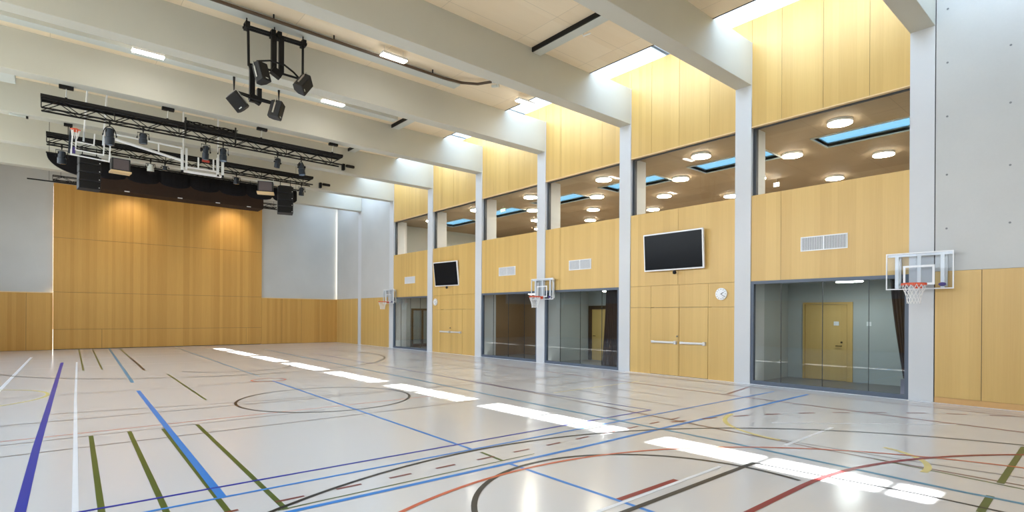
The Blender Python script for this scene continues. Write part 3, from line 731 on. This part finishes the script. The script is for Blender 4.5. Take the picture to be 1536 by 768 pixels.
f = MB(); f.box(-.70, -.05, 0, .66, .02, .07).box(-.70, -.05, 0, -.62, .02, .78).box(-.56, -.05, .1, -.50, .02, .85).box(.42, -.05, .02, .50, .02, .70).box(.58, -.05, .0, .66, .02, .72).box(-.5, -.05, .17, .42, .02, .22).box(-.18, -.05, .22, -.14, .02, .6).box(.3, -.05, .22, .34, .02, .62).build('backstop_frame', M['white'], t)
MB().tube([(-.66, .0, .40), (-2.75, .1, .80)], .045, 8).tube([(-.66, .0, .84), (-2.75, .1, .93)], .03, 8).tube([(-1.35, .02, .52), (-1.35, .02, .86)], .025, 8).build('swing_arm', M['white'], t)
MB().tube([(-.6, .1, .7), (-.6, .2, 2.78)], .03, 6).tube([(.5, .1, .6), (.5, .2, 2.78)], .03, 6).build('hanging_post', M['white'], t)
MB().box(-.05, -.07, .47, .18, -.02, .54).build('red_pad', M['red'], t)
MB().tube([(.46, -.06, .03), (.46, -.06, .09)], .03, 8).tube([(.62, -.06, .03), (.62, -.06, .09)], .03, 8).build('bolt_cap', M['black'], t)

# ------------------------------------------------------------------ rotating speaker cluster
t = thing('speaker_rigging_frame', 'black steel rigging frame hanging from the ceiling with speakers around it', 'rigging', (4.536, 15.05, 8.23))
t.scale = (1.038,) * 3
def bar(pts, r=.028, name='frame_bar', mat='black'): return MB().tube(pts, r, 8).build(name, M[mat], t)
bar([(-.74, 0, 1.02), (.80, 0, 1.04)], .035, 'top_beam'); bar([(-.74, .1, 1.00), (.80, .1, 1.02)], .03, 'top_beam')
for x in (-.66, -.05, .1, .72): MB().box(x - .05, -.07, .96, x + .05, .16, 1.12).build('beam_clamp', M['black'], t)
for x in (-.66, .0, .72): bar([(x, .05, 1.05), (x, .05, 1.24)], .016, 'ceiling_rod')
bar([(-.64, 0, 1.0), (-.62, 0, .05)], .032, 'drop_post'); bar([(.70, 0, 1.0), (.70, 0, .08)], .032, 'drop_post')
MB().box(-.09, -.05, .08, .03, .06, 1.0).build('drop_post', M['black'], t); MB().box(.10, -.05, .1, .21, .06, 1.0).build('drop_post', M['black'], t)
bar([(-.62, 0, .10), (.66, 0, .08)], .03, 'lower_bar')
MB().obox(Matrix.Translation((.03, -.02, .05)) @ Matrix.Rotation(.5, 4, 'Y'), .26, .18, .16).build('swivel_head', M['black'], t)
bar([(-.45, -.05, .20), (-.2, -.25, .22), (.15, -.25, .22), (.42, -.15, .14), (.66, 0, .05)], .024, 'curved_bracket')
# lower carrier
MB().box(-.60, -.04, -.82, -.48, .06, .05).build('drop_post', M['black'], t); MB().box(-.42, -.04, -.78, -.32, .06, -.45).build('drop_post', M['black'], t)
bar([(-.95, 0, -.32), (-.95, 0, -.66), (.10, 0, -.72), (.10, 0, -.36)], .03, 'carrier_bar')
bar([(-.95, 0, -.66), (-.62, -.22, -.82), (-.2, -.25, -.84), (.10, 0, -.74)], .024, 'curved_bracket')
MB().obox(Matrix.Translation((-.46, 0, -.74)) @ Matrix.Rotation(.4, 4, 'Y'), .28, .16, .14).build('swivel_head', M['black'], t)
bar([(-.62, 0, .1), (-.55, 0, -.1)], .03, 'drop_post')
def cab(label, loc, rot, w, h, d=.30):
    c = thing('hung_speaker', label, 'loudspeaker', loc, rot, 'speakers of the ceiling cluster')
    poly = [(-w / 2, -d / 2), (w / 2, -d / 2), (w / 2, d * .15), (w * .25, d / 2), (-w * .25, d / 2), (-w / 2, d * .15)]
    MB().prism(poly, -h / 2, h / 2).build('speaker_cabinet', M['spk'], c, bevel=.012)
    MB().box(-w / 2 + .02, -d / 2 - .012, -h / 2 + .02, w / 2 - .02, -d / 2 - .001, h / 2 - .02).build('speaker_grille', M['black'], c)
    MB().box(-.04, -d / 2 - .016, -h / 2 + .04, .04, -d / 2 - .0125, -h / 2 + .065).build('name_plate', M['tray'], c)
    MB().box(-w / 2 - .02, -.02, -.14, -w / 2 - .002, .02, .14).box(w / 2 + .002, -.02, -.14, w / 2 + .02, .02, .14).tube([(-w / 2 - .01, 0, .1), (-w / 2 - .01, .02, h / 2 + .04), (w / 2 + .01, .02, h / 2 + .04), (w / 2 + .01, 0, .1)], .012, 6).build('mounting_bracket', M['steel'], c)
cab('upright dark speaker at the top of the ceiling cluster, over the lower carrier', (4.08, 14.69, 8.02), (-.25, -.08, .5), .30, .48)
cab('tilted speaker on the side of the ceiling cluster nearest the glazed wall', (5.19, 14.84, 8.11), (.45, .42, 1.0), .36, .44)
cab('tilted speaker on the outer side of the lower carrier', (3.60, 14.84, 7.215), (.5, -.55, -.9), .30, .42)
cab('narrow speaker hanging under the inner end of the lower carrier', (4.47, 14.74, 7.20), (.2, .14, .95), .26, .44)

# ------------------------------------------------------------------ small dark sensors on beams
for k, (x, y, z, lab) in enumerate([(10.35, colY(5) - .18, 8.72, 'small black camera bracket under the roof-light end of the fourth bay'),
                                 (10.9, colY(6) - .18, 8.72, 'small dark camera where the roof light washes the sixth beam')]):
    t = thing('wall_camera', lab, 'camera', (x, y, z))
    MB().box(-.05, .0, -.14, .05, .18, .14).build('mounting_plate', M['black'], t)
    auto_smooth(MB().lathe([(.05, 0), (.07, .05), (.07, .36), (.06, .40)], Matrix.Translation((.05, -.08, .04)) @ Matrix.Rotation(PI / 2, 4, 'Y'), 14).build('camera_body', M['black'], t))

# ================================================================== WALL BASKETBALL HOOPS
def hoop(y, label):
    t = thing('basketball_hoop', label, 'basketball hoop', (W, y, 2.55), group='wall hoops')
    bx = -.25
    g = MB().box(bx, -.61, .02, bx + .012, .61, .81).build('backboard', M['acrylic'], t)
    MB().box(bx - .012, -.63, 0, bx + .02, .63, .022).box(bx - .012, -.63, .815, bx + .02, .63, .84).box(bx - .012, -.63, .022, bx + .02, -.608, .815).box(bx - .012, .608, .022, bx + .02, .63, .815).build('board_frame', M['white'], g)
    MB().box(bx - .006, -.295, .10, bx - .001, .295, .145).box(bx - .006, -.295, .50, bx - .001, .295, .545).box(bx - .006, -.295, .145, bx - .001, -.25, .50).box(bx - .006, .25, .145, bx - .001, .295, .50).build('target_square', M['white'], g)
    MB().box(bx + .03, -.46, .03, bx + .07, -.39, .80).build('support_bar', M['white'], t); MB().box(bx + .03, .39, .03, bx + .07, .46, .80).build('support_bar', M['white'], t)
    MB().box(bx + .03, -.035, .05, bx + .07, .035, .80).build('support_bar', M['white'], t)
    MB().box(bx + .03, -.60, .76, bx + .09, .60, .82).build('top_rail', M['white'], t)
    for yy in (-.43, .43):
        MB().box(bx + .07, yy - .02, .70, -.03, yy + .02, .76).box(bx + .07, yy - .02, .10, -.03, yy + .02, .15).box(-.035, yy - .05, .05, -.002, yy + .05, .80).build('wall_arm', M['steel'], t)
    MB().lathe([(.0701, 0), (.07, .01)], Matrix.Translation((bx - .014, -.43, .10)) @ Matrix.Rotation(PI / 2, 4, 'Y') @ Matrix.Scale(.6, 4, (1, 0, 0)), 16).build('violet_badge', M['bluepad'], g)
    rc = bx - .15 - .225
    rm = MB().tube([(rc + .225 * math.cos(2 * PI * k / 28), .225 * math.sin(2 * PI * k / 28), .115) for k in range(28)], .011, 8, True)
    rm.box(bx - .16, -.06, .09, bx - .012, .06, .125).box(bx - .03, -.08, .02, bx - .013, .08, .13)
    for k in range(20):   # band of net hooks under the ring
        a = 2 * PI * k / 20
        rm.box(rc + .222 * math.cos(a) - .012, .222 * math.sin(a) - .012, .075, rc + .222 * math.cos(a) + .012, .222 * math.sin(a) + .012, .115)
    rm.build('rim', M['rim'], t)
    nm = MB(); n = 14; prof = [(.222, .095), (.20, .0), (.165, -.09), (.14, -.17), (.128, -.25), (.125, -.33)]
    for k in range(n):
        for s in (1, -1):
            nm.tube([(rc + r * math.cos(2 * PI * (k + s * .5 * j) / n), r * math.sin(2 * PI * (k + s * .5 * j) / n), z) for j, (r, z) in enumerate(prof)], .0052, 4)
    nm.build('net', M['net'], t)
    return t
h0 = hoop(3.40, 'basketball hoop on the closest wall column, beside the oak dado')
dup(h0, 'basketball hoop on the column between the two middle glass partitions', (W, 15.75, 2.55))
dup(h0, 'farthest wall basketball hoop, by the last glass partition', (W, 28.62, 2.55))

# ================================================================== SCREENS, CLOCKS, VENTS, SIGNS
def screen(y, z, w, h, tilt, yaw, label):
    t = thing('wall_screen', label, 'television', (XP - .16, y, z), (0, 0, yaw), 'wall screens above the doors')
    R = Matrix.Rotation(tilt, 4, 'Y')
    MB().obox(R, .07, w, h).build('screen_case', M['white'], t, bevel=.01)
    MB().obox(R @ Matrix.Translation((-.0385, 0, 0)), .006, w - .09, h - .09).build('screen_glass', M['screen'], t)
    MB().obox(Matrix.Translation((.10, 0, .0)), .12, .5, .4).build('wall_bracket', M['black'], t)
    auto_smooth(MB().lathe([(.02, 0), (.055, .02), (.06, .06), (.05, .10), (.03, .12)], Matrix.Translation((-.02, -.08, -h / 2 - .135)), 16).build('camera_dome', M['black'], t))
    return t
screen(9.86, 3.99, 2.17, 1.22, -.06, 0, 'large black wall screen in a white case above the near double doors')
screen(22.82, 3.97, 1.85, 1.22, -.12, .10, 'black wall screen above the far double doors, tipped forward')
def clock(y, z, label):
    t = thing('wall_clock', label, 'clock', (XP - .002, y, z), (0, -PI / 2, 0), 'round white wall clocks')
    auto_smooth(MB().lathe([(.165, 0), (.18, .01), (.18, .05), (.165, .055)], n=32).build('clock_case', M['white'], t))
    mk = MB()
    for k in range(12):
        a = PI / 6 * k; mk.obox(Matrix.Rotation(a, 4, 'Z') @ Matrix.Translation((.14, 0, .0575)), .03, .01, .004)
    mk.build('hour_marks', M['black'], t)
    MB().obox(Matrix.Rotation(math.radians(-60), 4, 'Z') @ Matrix.Translation((.05, 0, .061)), .10, .016, .004).build('hour_hand', M['black'], t)
    MB().obox(Matrix.Rotation(math.radians(-125), 4, 'Z') @ Matrix.Translation((.065, 0, .0655)), .14, .010, .004).build('minute_hand', M['black'], t)
    return t
clock(8.28, 2.58, 'round white clock on the oak wall right of the near doors'); 
clock(24.0, 2.58, 'small round white clock left of the far doors')
first = None
for y, lab, in ((5.49, 'above the closest glass partition'), (13.97, 'above the partition with the dark curtain'), (18.26, 'above the timber-lined room'), (26.67, 'above the farthest partition')):
    if first is None:
        first = thing('ventilation_grille', 'white ventilation grille set in the oak band ' + lab, 'vent', (XP, y, 3.84), group='ventilation grilles in the oak band')
        MB().box(-.02, -.56, -.19, -.001, .56, -.165).box(-.02, -.56, .165, -.001, .56, .19).box(-.02, -.56, -.165, -.001, -.535, .165).box(-.02, .535, -.165, -.001, .56, .165).box(-.02, -.02, -.165, -.001, .02, .165).build('grille_frame', M['white'], first)
        MB().box(-.004, -.535, -.165, -.0005, .535, .165).build('grille_backing', M['joint'], first)
        g = MB()
        for k in range(40):
            y_ = -.52 + k * 1.04 / 39
            g.box(-.015, y_ - .0062, -.165, -.0045, y_ + .0062, .165)
        g.build('louver_pattern', M['white'], first)
    else: dup(first, 'white ventilation grille set in the oak band ' + lab, (XP, y, 3.84))
def sign(loc, label, mat, wd=.3):
    t = thing('emergency_sign', label, 'sign', loc)
    MB().box(-.02, -wd / 2, 0, .02, wd / 2, .16).build('sign_box', M['white'], t)
    MB().box(-.024, -wd / 2 + .015, .015, -.021, wd / 2 - .015, .145).build('sign_face', M[mat], t)
    MB().tube([(0, 0, .16), (0, 0, .30)], .008, 5).build('sign_rod', M['steel'], t)
sign((17.2, 20.9, GZ - .30), 'small green lit escape sign hung in the gallery behind the fourth upper window', 'exit', .36)
sign((21.9, 9.6, GZ - .30), 'small white sign hung in the gallery behind the closest upper window', 'lampface', .22)
# wall plates in the near room
for y, z, lab in ((5.25, 1.72, 'white switch plate on the room wall right of the single door'), ):
    o = MB().box(RX - .012, y - .06, z - .06, RX - .001, y + .06, z + .06).build('switch_plate', M['white'], bevel=.004); tag(o, lab, 'switch')
o = MB().box(RX - .05, 6.02, 1.66, RX - .036, 6.16, 1.78).build('door_notice', M['white']); tag(o, 'small white notice fixed on the single oak door', 'notice')

# ================================================================== CURTAINS BEHIND THE GLASS
def folds(name, pts_top, pts_bot, z0, z1, label, x, amp=.05, nf=9, lift=None):
    m = MB(); NX, NZ = nf * 6, 8; g = []
    for j in range(NZ + 1):
        tt = j / NZ; row = []
        for i in range(NX + 1):
            u = i / NX
            ya = pts_top[0] + (pts_bot[0] - pts_top[0]) * tt ** 1.3; yb = pts_top[1] + (pts_bot[1] - pts_top[1]) * tt ** 1.3
            row.append(m.bm.verts.new((x + amp * math.sin(u * nf * 2 * PI), ya + (yb - ya) * u, z1 + (z0 - z1) * tt)))
        g.append(row)
    for a, b in zip(g, g[1:]):
        for k in range(NX): m.bm.faces.new((a[k], a[k + 1], b[k + 1], b[k]))
    o = m.build(name, M['curtain'], smooth=True); s = o.modifiers.new('cloth', 'SOLIDIFY'); s.thickness = .008
    return tag(o, label, 'curtain')
folds('gathered_curtain', (3.70, 4.10), (3.70, 3.82), .45, 2.84, 'dark curtain gathered to a point at the end of the closest glass partition', 15.6, .04, 5)
o = MB().box(15.5, 3.66, .0, 15.62, 3.86, .43).build('curtain_box', plain('lilac_grey_panel', (.22, .21, .30), .6)); tag(o, 'narrow lilac grey casing below the gathered curtain', 'casing')
folds('hanging_curtain', (12.14, 13.05), (12.14, 13.25), .03, 2.90, 'wide dark aubergine curtain behind the second glass partition', 15.75, .06, 11)
folds('hanging_curtain', (16.36, 16.85), (16.36, 16.75), .03, 2.90, 'narrow dark curtain at the end of the timber-lined room', 15.75, .05, 6)

d = empty_struct('door_5'); d['label'] = 'glazed door in a black frame behind the farthest glass partition'
yy = colY(6) + .1
MB().box(16.5, yy - .06, 0, 16.62, yy, 2.3).box(17.2, yy - .06, 0, 17.32, yy, 2.3).box(17.86, yy - .06, 0, RX, yy, 2.3).box(16.62, yy - .06, 2.18, 17.86, yy, 2.3).box(16.62, yy - .06, 0, 17.86, yy, .18).build('door_frame', M['black'], d)
MB().box(16.62, yy - .03, .18, 17.2, yy - .02, 2.18).box(17.32, yy - .03, .18, 17.86, yy - .02, 2.18).build('glass_pane', M['lowglass'], d)
o = MB().box(-4.7, 0, 0, -.80, .9, .62).build('air_duct', M['tray'], bevel=.01, loc=(0, 22.1, ZC - .622)); tag(o, 'pale grey air duct ending under the ceiling boards at the open side', 'air duct')
t = thing('presence_sensor', 'small grey sensor strip under the beam near the open side of the hall', 'sensor', (-.80, 24.55, ZB - .05))
MB().box(-.22, -.05, 0, .2, .05, .045).build('sensor_housing', M['tray'], t); MB().box(.2, -.04, -.03, .26, .04, .045).build('sensor_eye', M['black'], t)
# ================================================================== LIGHT
world = bpy.data.worlds.new('sky'); scene.world = world; world.use_nodes = True
nt = world.node_tree; nt.nodes.clear()
o = N(nt, 'ShaderNodeOutputWorld'); bg = N(nt, 'ShaderNodeBackground'); tc = N(nt, 'ShaderNodeTexCoord'); sp = N(nt, 'ShaderNodeSeparateXYZ')
nt.links.new(tc.outputs['Generated'], sp.inputs[0])
cr_ = N(nt, 'ShaderNodeValToRGB'); nt.links.new(sp.outputs[2], cr_.inputs[0])
e = cr_.color_ramp.elements; e[0].position = 0; e[0].color = (.50, .50, .46, 1); e[1].position = 1; e[1].color = (.45, .68, 1.0, 1)
k = cr_.color_ramp.elements.new(.06); k.color = (.95, .97, 1.0, 1)
k = cr_.color_ramp.elements.new(.45); k.color = (.68, .83, 1.0, 1)
nt.links.new(cr_.outputs[0], bg.inputs[0]); bg.inputs[1].default_value = 4.2; nt.links.new(bg.outputs[0], o.inputs[0])
sun = bpy.data.lights.new('sun', 'SUN'); sun.energy = 26; sun.angle = math.radians(.6); sun.color = (1, .96, .88)
so = bpy.data.objects.new('sun', sun); COL.objects.link(so)
dv = Vector((-.648, -.255, -1)).normalized(); so.rotation_euler = dv.to_track_quat('-Z', 'Y').to_euler()
# portals guide the sky light through the openings
area('portal_roof', ((XS + XM) / 2, 17.2, ZG + .02), (0, 0, 0), XM - XS, 37, 1, portal=True)
area('portal_left', (XL - .05, 13, 6.5), (0, -PI / 2, 0), 4.2, 38, 1, portal=True)
# warm stage spots hung at the pelmet
for x, pw in ((3.4, 60), (8.4, 80)):
    l = bpy.data.lights.new('stage_spot', 'SPOT'); l.energy = pw; l.color = (1, .82, .55); l.spot_size = 1.5; l.spot_blend = 1; l.shadow_soft_size = .08
    q = bpy.data.objects.new('stage_spot', l); COL.objects.link(q); q.location = (x, 34.9, 8.35)
    q.rotation_euler = (Vector((x, 36.6, 6.9)) - Vector((x, 34.9, 8.35))).to_track_quat('-Z', 'Y').to_euler()

# ================================================================== CAMERA
a, r, fpx, hy = .7060, -.0058, 815.82, 473.45
Fv = Vector((math.sin(a), math.cos(a), 0)); Rv = Vector((math.cos(a), -math.sin(a), 0)); Uv = Vector((0, 0, 1))
R2 = Rv * math.cos(r) - Uv * math.sin(r); U2 = Rv * math.sin(r) + Uv * math.cos(r)
cam = bpy.data.cameras.new('camera'); co = bpy.data.objects.new('camera', cam); COL.objects.link(co)
mat = Matrix.Identity(4)
for i in range(3): mat[i][0] = R2[i]; mat[i][1] = U2[i]; mat[i][2] = -Fv[i]
mat[0][3], mat[1][3], mat[2][3] = 0, 0, EYE
co.matrix_world = mat
cam.sensor_fit = 'HORIZONTAL'; cam.sensor_width = 36; cam.lens = 36 * fpx / 1536; cam.shift_x = 0; cam.shift_y = (hy - 384) / 1536
cam.clip_end = 200; cam.clip_start = .05
scene.camera = co
scene.view_settings.view_transform = 'Standard'; scene.view_settings.look = 'None'; scene.view_settings.gamma = 1
scene.view_settings.use_curve_mapping = False; scene.view_settings.exposure = 1.38
c = scene.cycles
c.use_denoising = True; c.use_adaptive_sampling = False; c.denoising_prefilter = 'ACCURATE'; c.denoiser = 'OPENIMAGEDENOISE'; c.max_bounces = 9; c.diffuse_bounces = 6; c.glossy_bounces = 4; c.transparent_max_bounces = 16
c.sample_clamp_indirect = 8; c.caustics_reflective = False; c.caustics_refractive = False; c.use_light_tree = True
